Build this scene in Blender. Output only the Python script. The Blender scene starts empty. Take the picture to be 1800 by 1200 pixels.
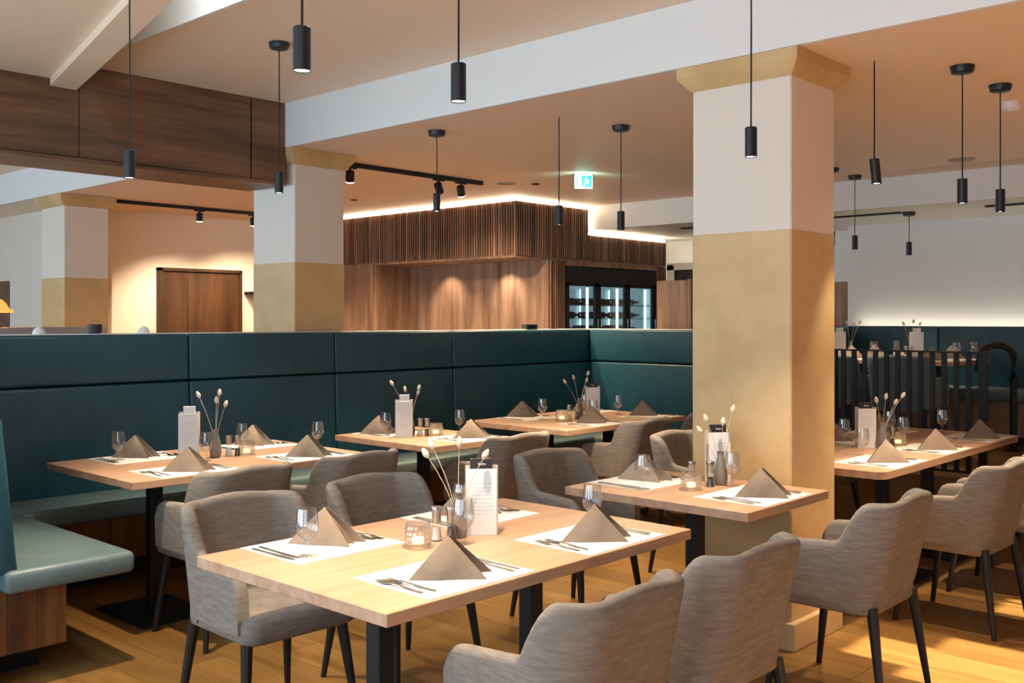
import bpy, bmesh, math, random
from mathutils import Vector, Matrix
random.seed(7)
S = bpy.context.scene
C = S.collection
PI = math.pi

# ------------------------------------------------------------------ camera
cd = bpy.data.cameras.new('camera'); cam = bpy.data.objects.new('camera', cd); C.objects.link(cam)
CAM_H = 1.49
YAW = math.atan2(1630, 1764)                 # angle between the view axis and +X
cd.sensor_width = 36; cd.lens = 36 * 1764 / 1800
cd.shift_y = -38 / 1800; cd.clip_start = .05
cam.location = (0, 0, CAM_H); cam.rotation_euler = (PI / 2, 0, YAW - PI / 2)
S.camera = cam

# ------------------------------------------------------------------ world, sun, daylight, exposure
w = bpy.data.worlds.new('world'); S.world = w; w.use_nodes = True
bg = w.node_tree.nodes['Background']; bg.inputs[0].default_value = (.75, .88, 1, 1); bg.inputs[1].default_value = .3
S.view_settings.view_transform = 'Standard'; S.view_settings.look = 'None'
S.view_settings.exposure = 0.28; S.view_settings.gamma = 1
S.view_settings.use_curve_mapping = False
S.cycles.use_denoising = True
S.cycles.max_bounces = 7; S.cycles.diffuse_bounces = 4; S.cycles.glossy_bounces = 3
S.cycles.transparent_max_bounces = 14; S.cycles.transmission_bounces = 6
S.cycles.caustics_reflective = False; S.cycles.caustics_refractive = False
S.cycles.sample_clamp_indirect = 6

def light(name, kind, loc, power, col, rot=None, **kw):
    d = bpy.data.lights.new(name, kind); d.energy = power; d.color = col
    for k, v in kw.items(): setattr(d, k, v)
    o = bpy.data.objects.new(name, d); C.objects.link(o); o.location = loc
    if rot: o.rotation_euler = rot
    return o
def aim(o, target):
    o.rotation_euler = (Vector(target) - o.location).to_track_quat('-Z', 'Y').to_euler()

sun = light('sun', 'SUN', (4, -6, 5), 21.0, (1, .86, .68), angle=.010)
sun.rotation_euler = Vector((.0, 1, -.70)).to_track_quat('-Z', 'Y').to_euler()
WIN = [(-1.2, -.1), (.15, 1.35), (1.9, 4.1), (4.7, 6.9), (7.6, 9.8), (10.4, 12.6)]     # window bays along the window wall
DAY = (.62, .83, 1.0); WARM = (1, .78, .55)
for i, (a, b) in enumerate(WIN):
    light('window_daylight', 'AREA', (-1.28, (a + b) / 2, 1.45), (b - a) * 27, DAY, (PI / 2, 0, -PI / 2),
          shape='RECTANGLE', size=b - a, size_y=2.0)

# ------------------------------------------------------------------ materials
MATS = {}
def mat(name, col, rough=.6, metal=0, spec=.5, emit=None, estr=0, **kw):
    m = bpy.data.materials.new(name); m.use_nodes = True
    p = m.node_tree.nodes['Principled BSDF']
    p.inputs['Base Color'].default_value = (*col, 1); p.inputs['Roughness'].default_value = rough
    p.inputs['Metallic'].default_value = metal; p.inputs['Specular IOR Level'].default_value = spec
    if emit: p.inputs['Emission Color'].default_value = (*emit, 1); p.inputs['Emission Strength'].default_value = estr
    for k, v in kw.items(): p.inputs[k].default_value = v
    MATS[name] = m; return m
def nodes(m): return m.node_tree.nodes, m.node_tree.links, m.node_tree.nodes['Principled BSDF']
def varied(name, cols, scale, detail=4, rough=.6, stretch=(1, 1, 1), bump=0, bscale=None, metal=0, spec=.5, obj_random=0, rvar=0):
    """colour ramp over stretched noise in object space, optional fine relief, optional tone per object"""
    m = mat(name, cols[0], rough, metal, spec); N, L, p = nodes(m)
    tc = N.new('ShaderNodeTexCoord'); mp = N.new('ShaderNodeMapping'); mp.inputs['Scale'].default_value = stretch
    L.new(tc.outputs['Object'], mp.inputs['Vector']); vec = mp.outputs['Vector']
    if obj_random:
        oi = N.new('ShaderNodeObjectInfo'); ad = N.new('ShaderNodeVectorMath'); ad.operation = 'ADD'
        ml = N.new('ShaderNodeVectorMath'); ml.operation = 'SCALE'; ml.inputs['Scale'].default_value = 37.0
        cb = N.new('ShaderNodeCombineXYZ')
        for k in range(3): L.new(oi.outputs['Random'], cb.inputs[k])
        L.new(cb.outputs[0], ml.inputs[0]); L.new(vec, ad.inputs[0]); L.new(ml.outputs[0], ad.inputs[1]); vec = ad.outputs[0]
    n = N.new('ShaderNodeTexNoise'); n.inputs['Scale'].default_value = scale; n.inputs['Detail'].default_value = detail
    n.inputs['Roughness'].default_value = .62
    L.new(vec, n.inputs['Vector'])
    r = N.new('ShaderNodeValToRGB'); e = r.color_ramp.elements
    k = len(cols); e[0].position = .30; e[0].color = (*cols[0], 1); e[1].position = .72; e[1].color = (*cols[-1], 1)
    for i in range(1, k - 1):
        q = e.new(.30 + .42 * i / (k - 1)); q.color = (*cols[i], 1)
    L.new(n.outputs['Fac'], r.inputs['Fac']); out = r.outputs['Color']
    if obj_random:
        mr = N.new('ShaderNodeMapRange'); mr.inputs['To Min'].default_value = 1 - obj_random; mr.inputs['To Max'].default_value = 1 + obj_random
        L.new(oi.outputs['Random'], mr.inputs['Value'])
        hs = N.new('ShaderNodeHueSaturation'); L.new(mr.outputs[0], hs.inputs['Value']); L.new(out, hs.inputs['Color']); out = hs.outputs['Color']
    L.new(out, p.inputs['Base Color'])
    if bump:
        n2 = n
        if bscale:
            n2 = N.new('ShaderNodeTexNoise'); n2.inputs['Scale'].default_value = bscale; n2.inputs['Detail'].default_value = 3; L.new(vec, n2.inputs['Vector'])
        b = N.new('ShaderNodeBump'); b.inputs['Strength'].default_value = bump; b.inputs['Distance'].default_value = .01
        L.new(n2.outputs['Fac'], b.inputs['Height']); L.new(b.outputs['Normal'], p.inputs['Normal'])
    return m
def glass(name, tint, refl=.12, veil=0):
    m = bpy.data.materials.new(name); m.use_nodes = True; N = m.node_tree.nodes; L = m.node_tree.links
    N.remove(N['Principled BSDF']); out = N['Material Output']
    t = N.new('ShaderNodeBsdfTransparent'); t.inputs[0].default_value = (*tint, 1)
    g = N.new('ShaderNodeBsdfGlossy'); g.inputs['Roughness'].default_value = .03; g.inputs[0].default_value = (1, 1, 1, 1)
    lw = N.new('ShaderNodeLayerWeight'); lw.inputs[0].default_value = .28
    mr = N.new('ShaderNodeMapRange'); mr.inputs['To Min'].default_value = refl * .5; mr.inputs['To Max'].default_value = min(1, refl * 5)
    L.new(lw.outputs['Facing'], mr.inputs['Value'])
    mx = N.new('ShaderNodeMixShader'); L.new(mr.outputs[0], mx.inputs[0]); L.new(t.outputs[0], mx.inputs[1]); L.new(g.outputs[0], mx.inputs[2])
    res = mx
    if veil:
        d = N.new('ShaderNodeBsdfTranslucent'); d.inputs[0].default_value = (.95, .9, .85, 1)
        m2 = N.new('ShaderNodeMixShader'); m2.inputs[0].default_value = veil; L.new(mx.outputs[0], m2.inputs[1]); L.new(d.outputs[0], m2.inputs[2]); res = m2
    L.new(res.outputs[0], out.inputs[0]); MATS[name] = m; return m

M = MATS
varied('floor_oak', [(.165, .080, .019), (.235, .122, .032), (.29, .158, .047)], 2.2, 6, .34, (9, .8, 1), .06, None, obj_random=.16)
mat('sub_floor', (.30, .17, .06), .5)
mat('ceiling_bounce_tint', (.90, .71, .54), .5)  # warm bounce light put into the base colour of a white ceiling
mat('wall_paint', (.84, .76, .68), .7)
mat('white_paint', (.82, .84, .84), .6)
varied('gold_plaster', [(.52, .345, .155), (.63, .435, .21), (.69, .50, .265)], 2.6, 9, .5, (1, 1, 1.2), .05)
mat('column_white', (.78, .71, .64), .7)
varied('walnut_h', [(.065, .030, .015), (.15, .072, .036), (.23, .118, .062)], 2.4, 6, .45, (.5, 1, 6), .03)
varied('walnut_v', [(.13, .070, .042), (.27, .16, .10), (.40, .26, .17)], 2.4, 6, .5, (5, 5, .45), .03)
varied('walnut_slat', [(.09, .045, .025), (.20, .105, .06), (.32, .18, .11)], 3.0, 4, .5, (4, 4, .4), .0, obj_random=.45)
varied('door_walnut', [(.024, .009, .003), (.055, .022, .0075), (.09, .038, .013)], 1.8, 6, .5, (5, 5, .5))
varied('bench_wood', [(.055, .018, .005), (.13, .05, .015), (.20, .09, .03)], 2.0, 6, .4, (6, 6, .5), obj_random=.12)
mat('dark_groove', (.008, .007, .006), .8)
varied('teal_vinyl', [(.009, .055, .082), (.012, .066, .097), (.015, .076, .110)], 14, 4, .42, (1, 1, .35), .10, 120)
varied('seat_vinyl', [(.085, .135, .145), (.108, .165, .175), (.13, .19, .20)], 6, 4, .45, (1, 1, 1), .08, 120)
varied('table_oak', [(.38, .215, .125), (.50, .305, .19), (.58, .385, .26)], 2.2, 7, .42, (.9, 9, 9), .04, obj_random=.05)
varied('chair_fabric', [(.175, .148, .126), (.22, .190, .164), (.275, .24, .21)], 22, 5, .9, (.7, .7, 4), .16, 70, spec=.25, obj_random=.06)
mat('black_metal', (.010, .010, .011), .5, 0, .3)
mat('black_wood', (.012, .009, .008), .5, 0, .3)
mat('pendant_black', (.012, .017, .022), .38, .2)
mat('cord_black', (.01, .01, .01), .7)
varied('napkin_cloth', [(.215, .160, .118), (.265, .205, .155), (.31, .245, .19)], 7, 4, .85, (1, 1, 1), .10, 90, spec=.2, obj_random=.12)
mat('mat_paper', (.80, .78, .74), .75)
mat('steel', (.55, .52, .48), .22, 1)
glass('clear_glass', (.965, .965, .96), .12)
glass('tumbler_glass', (.97, .95, .92), .16, .20)
glass('smoke_glass', (.36, .33, .30), .12)
glass('pane_glass', (.72, .80, .82), .10)
mat('wax', (.9, .82, .68), .5, emit=(1, .62, .28), estr=3.0)
mat('salt', (.85, .83, .80), .7); mat('pepper', (.06, .04, .03), .8)
mat('vase_clay', (.20, .175, .15), .3)
mat('straw', (.62, .50, .34), .8); varied('tuft', [(.66, .55, .42), (.80, .72, .60)], 60, 3, .95, bump=.3)
mat('card_white', (.82, .82, .82), .6); mat('card_beige', (.66, .54, .41), .7); mat('card_black', (.02, .018, .018), .4)
mat('print_grey', (.50, .50, .52), .7); mat('print_white', (.85, .85, .85), .7)
mat('bulb_white', (1, 1, 1), .5, emit=(1, .86, .66), estr=14)
mat('led_strip', (1, 1, 1), .5, emit=(1, .78, .52), estr=24)
mat('led_wall', (1, 1, 1), .5, emit=(1, .84, .64), estr=9)
mat('led_cool', (1, 1, 1), .5, emit=(.80, .95, 1), estr=4.0)
mat('fridge_glow', (.5, .6, .62), .4, emit=(.50, .82, .90), estr=.32)
mat('sign_white', (.9, .95, .95), .5, emit=(.75, 1, .96), estr=.8)
mat('sign_green', (.0, .35, .28), .5, emit=(.0, .45, .36), estr=.6)
mat('shade_amber', (.85, .48, .14), .7, emit=(1, .47, .10), estr=.75)
mat('grey_top', (.33, .33, .36), .5); mat('bottle_glass', (.010, .016, .014), .12)
mat('vent_grey', (.42, .34, .27), .6); mat('cup_black', (.02, .022, .026), .5); mat('porcelain', (.86, .85, .83), .25)
mat('frame_grey', (.30, .30, .31), .5); mat('block_sheet_white', (.8, .8, .78), .9)
mat('far_fabric', (.10, .15, .175), .85)

# ------------------------------------------------------------------ mesh helpers
class MB:
    def __init__(s): s.v = []; s.f = []
    def add(s, vs, fs):
        o = len(s.v); s.v += [tuple(v) for v in vs]; s.f += [tuple(i + o for i in f) for f in fs]; return s
    def box(s, x0, x1, y0, y1, z0, z1):
        return s.add([(x, y, z) for z in (z0, z1) for x, y in ((x0, y0), (x1, y0), (x1, y1), (x0, y1))],
                     [(3, 2, 1, 0), (4, 5, 6, 7), (0, 1, 5, 4), (1, 2, 6, 5), (2, 3, 7, 6), (3, 0, 4, 7)])
    def rbox(s, x0, x1, y0, y1, z0, z1, r=.01, seg=2):
        bm = bmesh.new(); bmesh.ops.create_cube(bm, size=1)
        bmesh.ops.scale(bm, vec=(x1 - x0, y1 - y0, z1 - z0), verts=bm.verts)
        bmesh.ops.translate(bm, vec=((x0 + x1) / 2, (y0 + y1) / 2, (z0 + z1) / 2), verts=bm.verts)
        bmesh.ops.bevel(bm, geom=bm.edges[:], offset=r, segments=seg, profile=.5, affect='EDGES')
        bm.verts.ensure_lookup_table(); bm.verts.index_update()
        s.add([v.co[:] for v in bm.verts], [[v.index for v in f.verts] for f in bm.faces]); bm.free(); return s
    def prism(s, pts, z0, z1):
        n = len(pts)
        return s.add([(x, y, z0) for x, y in pts] + [(x, y, z1) for x, y in pts],
                     [tuple(range(n - 1, -1, -1)), tuple(range(n, 2 * n))] + [(i, (i + 1) % n, n + (i + 1) % n, n + i) for i in range(n)])
    def loft(s, rings, cap0=True, cap1=True, close=True):
        n = len(rings[0]); vs = [p for r in rings for p in r]; fs = []
        for k in range(len(rings) - 1):
            for i in range(n if close else n - 1):
                j = (i + 1) % n; fs.append((k * n + i, k * n + j, (k + 1) * n + j, (k + 1) * n + i))
        if cap0: fs.append(tuple(range(n - 1, -1, -1)))
        if cap1: fs.append(tuple((len(rings) - 1) * n + i for i in range(n)))
        return s.add(vs, fs)
    def lathe(s, prof, n=20, c=(0, 0, 0), cap0=True, cap1=True):
        return s.loft([[(c[0] + r * math.cos(2 * PI * i / n), c[1] + r * math.sin(2 * PI * i / n), c[2] + z) for i in range(n)] for r, z in prof], cap0, cap1)
    def tube(s, pts, rad, n=8):
        pts = [Vector(p) for p in pts]; rings = []
        rad = rad if isinstance(rad, (list, tuple)) else [rad] * len(pts)
        for i, p in enumerate(pts):
            d = (pts[min(i + 1, len(pts) - 1)] - pts[max(i - 1, 0)]).normalized()
            a = d.cross(Vector((0, 0, 1))); a = a.normalized() if a.length > 1e-3 else Vector((1, 0, 0)); b = d.cross(a).normalized()
            rings.append([tuple(p + (a * math.cos(2 * PI * k / n) + b * math.sin(2 * PI * k / n)) * rad[i]) for k in range(n)])
        return s.loft(rings)
    def mesh(s, name, m, smooth=True, ang=35):
        me = bpy.data.meshes.new(name); me.from_pydata(s.v, [], s.f); me.validate()
        bm = bmesh.new(); bm.from_mesh(me); bmesh.ops.recalc_face_normals(bm, faces=bm.faces[:]); bm.to_mesh(me); bm.free()
        if smooth:
            me.shade_smooth(); me.set_sharp_from_angle(angle=math.radians(ang))
        me.materials.append(M[m] if isinstance(m, str) else m); return me

def link(name, data, parent=None, loc=(0, 0, 0), rz=0):
    o = bpy.data.objects.new(name, data); C.objects.link(o); o.location = loc; o.rotation_euler = (0, 0, rz)
    if parent: o.parent = parent
    return o
def obj(name, mb, m, parent=None, loc=(0, 0, 0), rz=0, smooth=True, ang=35): return link(name, mb.mesh(name, m, smooth, ang), parent, loc, rz)
def tag(o, label, cat, group=None, kind=None):
    o['label'] = label; o['category'] = cat
    if group: o['group'] = group
    if kind: o['kind'] = kind
    return o
def thing(name, label, cat, loc=(0, 0, 0), rz=0, group=None): return tag(link(name, None, None, loc, rz), label, cat, group)
def struct(name, mb, m, label, cat, parent=None, smooth=False):
    return tag(obj(name, mb, m, parent, smooth=smooth), label, cat, kind='structure')
PROTO = {}
def inst(kind, label, cat, loc, rz=0, group=None, builder=None):
    """place a copy of a thing and of each of its parts; the meshes are shared"""
    if kind not in PROTO: PROTO[kind] = builder()
    parts = PROTO[kind]
    if isinstance(parts, bpy.types.Mesh): return tag(link(kind, parts, None, loc, rz), label, cat, group)
    t = thing(kind, label, cat, loc, rz, group)
    for p in parts:
        o = link(p[0], p[1], t)
        for q in (p[2] if len(p) > 2 else ()): link(q[0], q[1], o)
    return t

# ------------------------------------------------------------------ setting: floor
XB = 4.125                                         # face of the long ceiling beam
fl = struct('floor', MB().box(-1.6, 12.5, -3.2, 14.2, -.10, -.014), 'sub_floor', 'honey coloured oak plank floor of the dining room', 'floor')
PW, PLN = .20, 2.2
pm = MB().rbox(-PW / 2 + .0008, PW / 2 - .0008, -PLN / 2 + .001, PLN / 2 - .001, -.014, 0, .0012, 1).mesh('plank', 'floor_oak')
nx = 0
x = .7
while x < 7.1:
    y = .2 - (nx * .83) % 1.5
    while y < 6.0:
        link('plank', pm, fl, (x, y + PLN / 2, 0)); y += PLN
    x += PW; nx += 1
X_END = x - PW / 2
rest = MB()
rest.box(-1.6, .6, -3.2, 14.2, -.014, 0); rest.box(X_END, 12.5, -3.2, 14.2, -.014, 0); rest.box(.6, X_END, -3.2, -1.4, -.014, 0); rest.box(.6, X_END, 8.3, 14.2, -.014, 0)
x = .6
for i in range(nx):
    y0 = .2 - (i * .83) % 1.5; y1 = y0
    while y1 < 6.0: y1 += PLN
    rest.box(x, x + PW - .001, -1.4, y0, -.014, 0); rest.box(x, x + PW - .001, y1, 8.3, -.014, 0); x += PW
o = obj('plank_field', rest, 'floor_oak', fl, smooth=False); o['kind'] = 'stuff'

# ------------------------------------------------------------------ setting: outer walls
ww = MB(); ys = [-1.6] + [v for p in WIN for v in p] + [14.2]
for i in range(0, len(ys), 2): ww.box(-1.6, -1.4, ys[i], ys[i + 1], 0, 3.5)
for a, b in WIN: ww.box(-1.6, -1.4, a, b, 0, .45); ww.box(-1.6, -1.4, a, b, 2.5, 3.5)
struct('wall_window_side', ww, 'white_paint', 'white window wall behind the viewer', 'wall')
for i, (a, b) in enumerate(WIN):
    f = MB()
    for u in (a, (a + b) / 2 - .03, b - .06): f.box(-1.56, -1.46, u, u + .06, .45, 2.5)
    f.box(-1.56, -1.46, a, b, .45, .51); f.box(-1.56, -1.46, a, b, 2.44, 2.5)
    wo = struct('window_%d' % (i + 1), f, 'black_metal', 'dark framed window number %d in the window wall' % (i + 1), 'window')
    obj('sun_block_sheet', MB().box(-1.44, -1.43, a, b, .47, 2.5), 'block_sheet_white', wo, smooth=False)  # opaque sheet added in each bay to block sun, out of view
SW = [(.6, 2.0, 2.1), (2.2, 3.8, 2.1), (4.18, 4.32, 2.296), (4.32, 4.64, 2.50), (4.64, 4.86, 2.296), (5.44, 5.75, 2.296), (6.07, 6.60, 2.296), (7.0, 8.6, 2.2)]   # sunny openings, the widest added for warm bounce: x range, head height
wr = MB(); xw = -1.6
for a, b, hd in SW:
    if a > xw: wr.box(xw, a, -1.6, -1.4, 0, 3.5)
    wr.box(a, b, -1.6, -1.4, 0, .3); wr.box(a, b, -1.6, -1.4, hd, 3.5); xw = b
wr.box(xw, 12.5, -1.6, -1.4, 0, 3.5)
struct('wall_right', wr, 'walnut_v', 'dark clad unseen side wall to the right, wide sunny openings added for bounce', 'wall')  # out of view; dark cladding chosen to cut reflected light
struct('wall_left', MB().box(-1.6, 4.7, 14.2, 14.4, 0, 3.5), 'wall_paint', 'far white wall of the left dining area', 'wall')
struct('wall_back', MB().box(4.7, 7.42, 10.8, 11.0, 0, 2.9), 'wall_paint', 'cream back wall with the walnut door', 'wall')
struct('wall_side', MB().box(4.68, 4.88, 10.22, 14.2, 0, 2.9), 'wall_paint', 'cream wall behind the farthest gold column', 'wall')
struct('wall_far', MB().box(9.95, 10.5, -1.5, 4.48, 0, 2.9), 'white_paint', 'white far wall above the raised blue bench', 'wall')
struct('wall_passage', MB().box(10.42, 10.6, 4.48, 6.0, 0, 2.9).box(10.42, 10.6, 6.9, 12, 0, 2.9).box(10.42, 10.6, 6.0, 6.9, 2.10, 2.9), 'white_paint', 'white wall at the end of the passage', 'wall')
d2 = struct('door_2', MB().box(10.44, 10.5, 6.0, 6.9, 0, 2.1), 'black_wood', 'dark door at the end of the passage', 'door')
obj('door_frame', MB().box(10.39, 10.52, 6.9, 7.0, 0, 2.16).box(10.39, 10.52, 5.92, 6.0, 0, 2.16).box(10.39, 10.52, 5.92, 7.0, 2.1, 2.18), 'frame_grey', d2, smooth=False)
struct('trim_2', MB().box(10.36, 10.42, 4.5, 5.6, 0, 1.90), 'walnut_v', 'walnut panelling low on the passage wall', 'panelling')
# ------------------------------------------------------------------ setting: ceilings and beams
RX = -.231
def sh(x, y): return x + RX * (6.0 - y)
struct('ceiling', MB().prism([(2.67, -1.5), (XB, -1.5), (XB, 6.0), (2.70, 6.0), (2.67, 5.46)], 3.02, 3.45), 'ceiling_bounce_tint', 'upper ceiling over the front tables, warm bounce in its colour', 'ceiling')
struct('ceiling_low_left', MB().prism([(-1.6, -1.5), (sh(2.5, -1.5), -1.5), (2.5, 6.0), (-1.6, 6.0)], 2.91, 3.4), 'ceiling_bounce_tint', 'pale ceiling left of the slanted rib', 'ceiling')
struct('ceiling_roof', MB().box(-1.6, 12.5, -1.6, 14.4, 3.45, 3.6), 'ceiling_bounce_tint', 'roof slab above the ceilings', 'ceiling')
struct('ceiling_left_room', MB().box(-1.6, XB, 6.45, 14.2, 3.02, 3.4), 'ceiling_bounce_tint', 'ceiling of the left room behind the walnut beam', 'ceiling')
struct('ceiling_middle', MB().box(XB + .03, 8.5, -1.5, 14.2, 2.71, 3.3), 'ceiling_bounce_tint', 'lower ceiling over the bar side, warm bounce in its colour', 'ceiling')
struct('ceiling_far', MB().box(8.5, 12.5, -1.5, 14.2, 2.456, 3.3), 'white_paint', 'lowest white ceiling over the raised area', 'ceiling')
rings = []
for y in (6.0, -1.5):
    dx = RX * (6.0 - y); rings.append([(px_ + dx, y, z) for px_, z in ((2.49, 2.865), (2.645, 2.865), (2.77, 3.0), (2.77, 3.45), (2.49, 3.45))])
struct('trim_3', MB().loft(rings), 'ceiling_bounce_tint', 'slanted plaster rib across the upper left ceiling', 'ceiling rib')
light('recess_fill', 'AREA', (2.45, 3.4, 3.38), 34, DAY, (0, math.radians(-70), 0), shape='RECTANGLE', size=.08, size_y=1.8)  # unseen lamp added to brighten the face in the ceiling recess
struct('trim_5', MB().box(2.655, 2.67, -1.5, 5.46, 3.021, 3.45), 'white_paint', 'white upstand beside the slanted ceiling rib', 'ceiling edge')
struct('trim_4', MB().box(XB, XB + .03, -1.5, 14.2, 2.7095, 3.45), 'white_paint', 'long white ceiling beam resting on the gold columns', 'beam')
# walnut clad beam
wb = struct('trim_1', MB().box(-1.6, XB - .06, 6.012, 6.44, 2.46, 3.4), 'dark_groove', 'dark walnut clad beam at upper left', 'beam')
for a, b in ((-1.6, .1), (.104, 2.66), (2.664, 3.845), (3.857, XB - .002)):
    obj('panel', MB().rbox(a, b, 5.995, 6.02, 2.465, 3.3, .003, 1), 'walnut_h', wb)
obj('soffit_board', MB().rbox(-1.6, XB - .002, 5.99, 6.45, 2.438, 2.463, .003, 1), 'walnut_h', wb)
# columns
def column(cy, label):
    x0, x1, y0, y1 = 4.185, 4.625, cy, cy + .52
    t = thing('column', label, 'column', ((x0 + x1) / 2, (y0 + y1) / 2, 0), group='gold painted columns'); t['kind'] = 'structure'
    hx, hy = (x1 - x0) / 2, (y1 - y0) / 2
    obj('lower_shaft', MB().rbox(-hx - .002, hx + .002, -hy - .002, hy + .002, 0, 1.905, .006, 1), 'gold_plaster', t)
    obj('upper_shaft', MB().rbox(-hx, hx, -hy, hy, 1.89, 2.66, .006, 1), 'column_white', t)
    obj('plinth', MB().rbox(-hx - .03, hx + .03, -hy - .03, hy + .03, 0, .125, .004, 1), 'gold_plaster', t)
    def ring(e, z): return [(-hx - e, -hy - e, z), (hx + e, -hy - e, z), (hx + e, hy + e, z), (-hx - e, hy + e, z)]
    obj('capital', MB().loft([ring(.001, 2.595), ring(.020, 2.612), ring(.050, 2.650), ring(.056, 2.662), ring(.056, 2.7085)]), 'gold_plaster', t, ang=20)
column(2.15, 'nearest gold and cream column behind the small table')
column(5.97, 'middle gold and cream column behind the long blue bench')
column(9.76, 'farthest gold and cream column at the left')

# ------------------------------------------------------------------ raised area on the right
PZ = .40
pf = struct('floor_platform', MB().box(7.10, 9.95, -1.4, 4.40, .0, PZ), 'floor_oak', 'raised oak platform behind the black railing', 'platform')
obj('riser_board', MB().box(7.085, 7.10, -1.4, 4.40, .0, PZ), 'floor_oak', pf, smooth=False)
obj('nosing', MB().rbox(7.07, 7.13, -1.4, 4.40, PZ, PZ + .012, .004, 1), 'floor_oak', pf)

# ------------------------------------------------------------------ back wall: door, shelf
d1 = struct('door_1', MB().box(5.71, 6.72, 10.74, 10.79, 0, 2.06), 'door_walnut', 'closed walnut door in the cream back wall', 'door')
for a, b in ((5.71, 6.03), (6.035, 6.38), (6.385, 6.72)): obj('door_board', MB().rbox(a, b, 10.725, 10.745, .01, 1.97, .003, 1), 'door_walnut', d1)
obj('door_frame', MB().box(5.68, 5.715, 10.71, 10.80, 0, 2.09).box(6.715, 6.75, 10.71, 10.80, 0, 2.09).box(5.68, 6.75, 10.71, 10.80, 2.055, 2.09), 'door_walnut', d1, smooth=False)
obj('handle', MB().tube([(6.66, 10.70, 1.03), (6.54, 10.70, 1.03)], .01).tube([(6.66, 10.73, 1.03), (6.66, 10.70, 1.03)], .009), 'steel', d1)
t = thing('wall_shelf', 'short black wall shelf right of the walnut door', 'shelf', (7.05, 10.8, 1.80))
obj('board', MB().rbox(-.22, .3, -.24, 0, 0, .035, .004, 1), 'black_metal', t); obj('bracket', MB().box(-.02, .02, -.16, 0, -.10, 0), 'black_metal', t, smooth=False)

# ------------------------------------------------------------------ bar with slats
bar = thing('bar_counter', 'slatted walnut bar canopy with panelled niche and light strip', 'bar', (7.30, 6.70, 0))
bx, by = 7.30, 6.70
def B(x0, x1, y0, y1, z0, z1, **k): return MB().box(x0 - bx, x1 - bx, y0 - by, y1 - by, z0, z1)
ZS, ZT = 2.13, 2.672
obj('canopy_core', B(7.325, 8.46, 6.725, 10.2, ZS + .01, ZT), 'dark_groove', bar, smooth=False)
obj('canopy_core', B(8.46, 9.93, 6.725, 7.6, ZS + .01, 2.40), 'dark_groove', bar, smooth=False)
obj('canopy_soffit', B(7.31, 9.93, 6.71, 10.2, ZS - .02, ZS + .01), 'walnut_v', bar, smooth=False)
SL = .035
slat = MB().rbox(-.0095, .0095, -.016, .012, ZS, ZT, .003, 1).mesh('slat', 'walnut_slat')
slat_low = MB().rbox(-.0095, .0095, -.016, .012, ZS, 2.40, .003, 1).mesh('slat', 'walnut_slat')
slat_full = MB().rbox(-.0095, .0095, -.016, .012, 0, ZS - .02, .003, 1).mesh('slat', 'walnut_slat')
n = 0
y = 6.715
while y < 9.75: link('slat', slat, bar, (7.312 - bx, y - by, 0), PI / 2); y += SL; n += 1
x = 7.325
while x < 9.94:
    link('slat', slat if x < 8.45 else slat_low, bar, (x - bx, 6.712 - by, 0)); x += SL; n += 1
x = 7.855
while x < 8.09: link('slat', slat_full, bar, (x - bx, 6.72 - by, 0)); x += SL
x = 9.755
while x < 9.94: link('slat', slat_full, bar, (x - bx, 6.72 - by, 0)); x += SL
obj('core_wall', B(7.84, 8.10, 6.735, 8.86, 0, ZS - .02), 'dark_groove', bar, smooth=False)
obj('core_wall', B(9.72, 9.93, 6.735, 7.6, 0, ZS - .02), 'dark_groove', bar, smooth=False)
obj('lintel_board', B(8.09, 9.74, 6.70, 6.74, 2.06, ZS - .02), 'walnut_slat', bar, smooth=False)
for a, b in ((6.72, 7.42), (7.424, 8.14), (8.144, 8.86)): obj('panel', B(7.82, 7.84, a, b, .9, ZS - .02), 'walnut_v', bar, smooth=False)
obj('niche_return', B(7.32, 7.84, 8.86, 8.90, .9, ZS - .02), 'walnut_v', bar, smooth=False)
for a, b in ((8.90, 9.6), (9.604, 10.3), (10.304, 10.78)): obj('panel', B(7.30, 7.33, a, b, 0, ZS - .02), 'walnut_v', bar, smooth=False)
obj('worktop', B(7.18, 7.84, 6.72, 8.9, .90, .94), 'grey_top', bar, smooth=False)
obj('counter_front', B(7.22, 7.80, 6.76, 8.88, 0, .90), 'walnut_v', bar, smooth=False)
led = MB()
led.box(7.33 - bx, 7.36 - bx, 6.74 - by, 10.2 - by, ZT + .004, ZT + .03); led.box(7.33 - bx, 8.46 - bx, 6.735 - by, 6.765 - by, ZT + .004, ZT + .03)
led.box(8.465 - bx, 8.49 - bx, 6.735 - by, 6.765 - by, 2.41, ZT + .03)
led.box(8.5 - bx, 9.93 - bx, 6.735 - by, 6.765 - by, 2.402, 2.432)
led.box(9.945 - bx, 9.965 - bx, 6.735 - by, 6.76 - by, 0, 2.43)
obj('light_strip', led, 'led_strip', bar, smooth=False)
for y in (7.25, 8.15): light('niche_light', 'SPOT', (7.62, y, ZS - .03), 22, WARM, (0, math.radians(-12), 0), spot_size=math.radians(100), spot_blend=.8, shadow_soft_size=.02)
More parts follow.
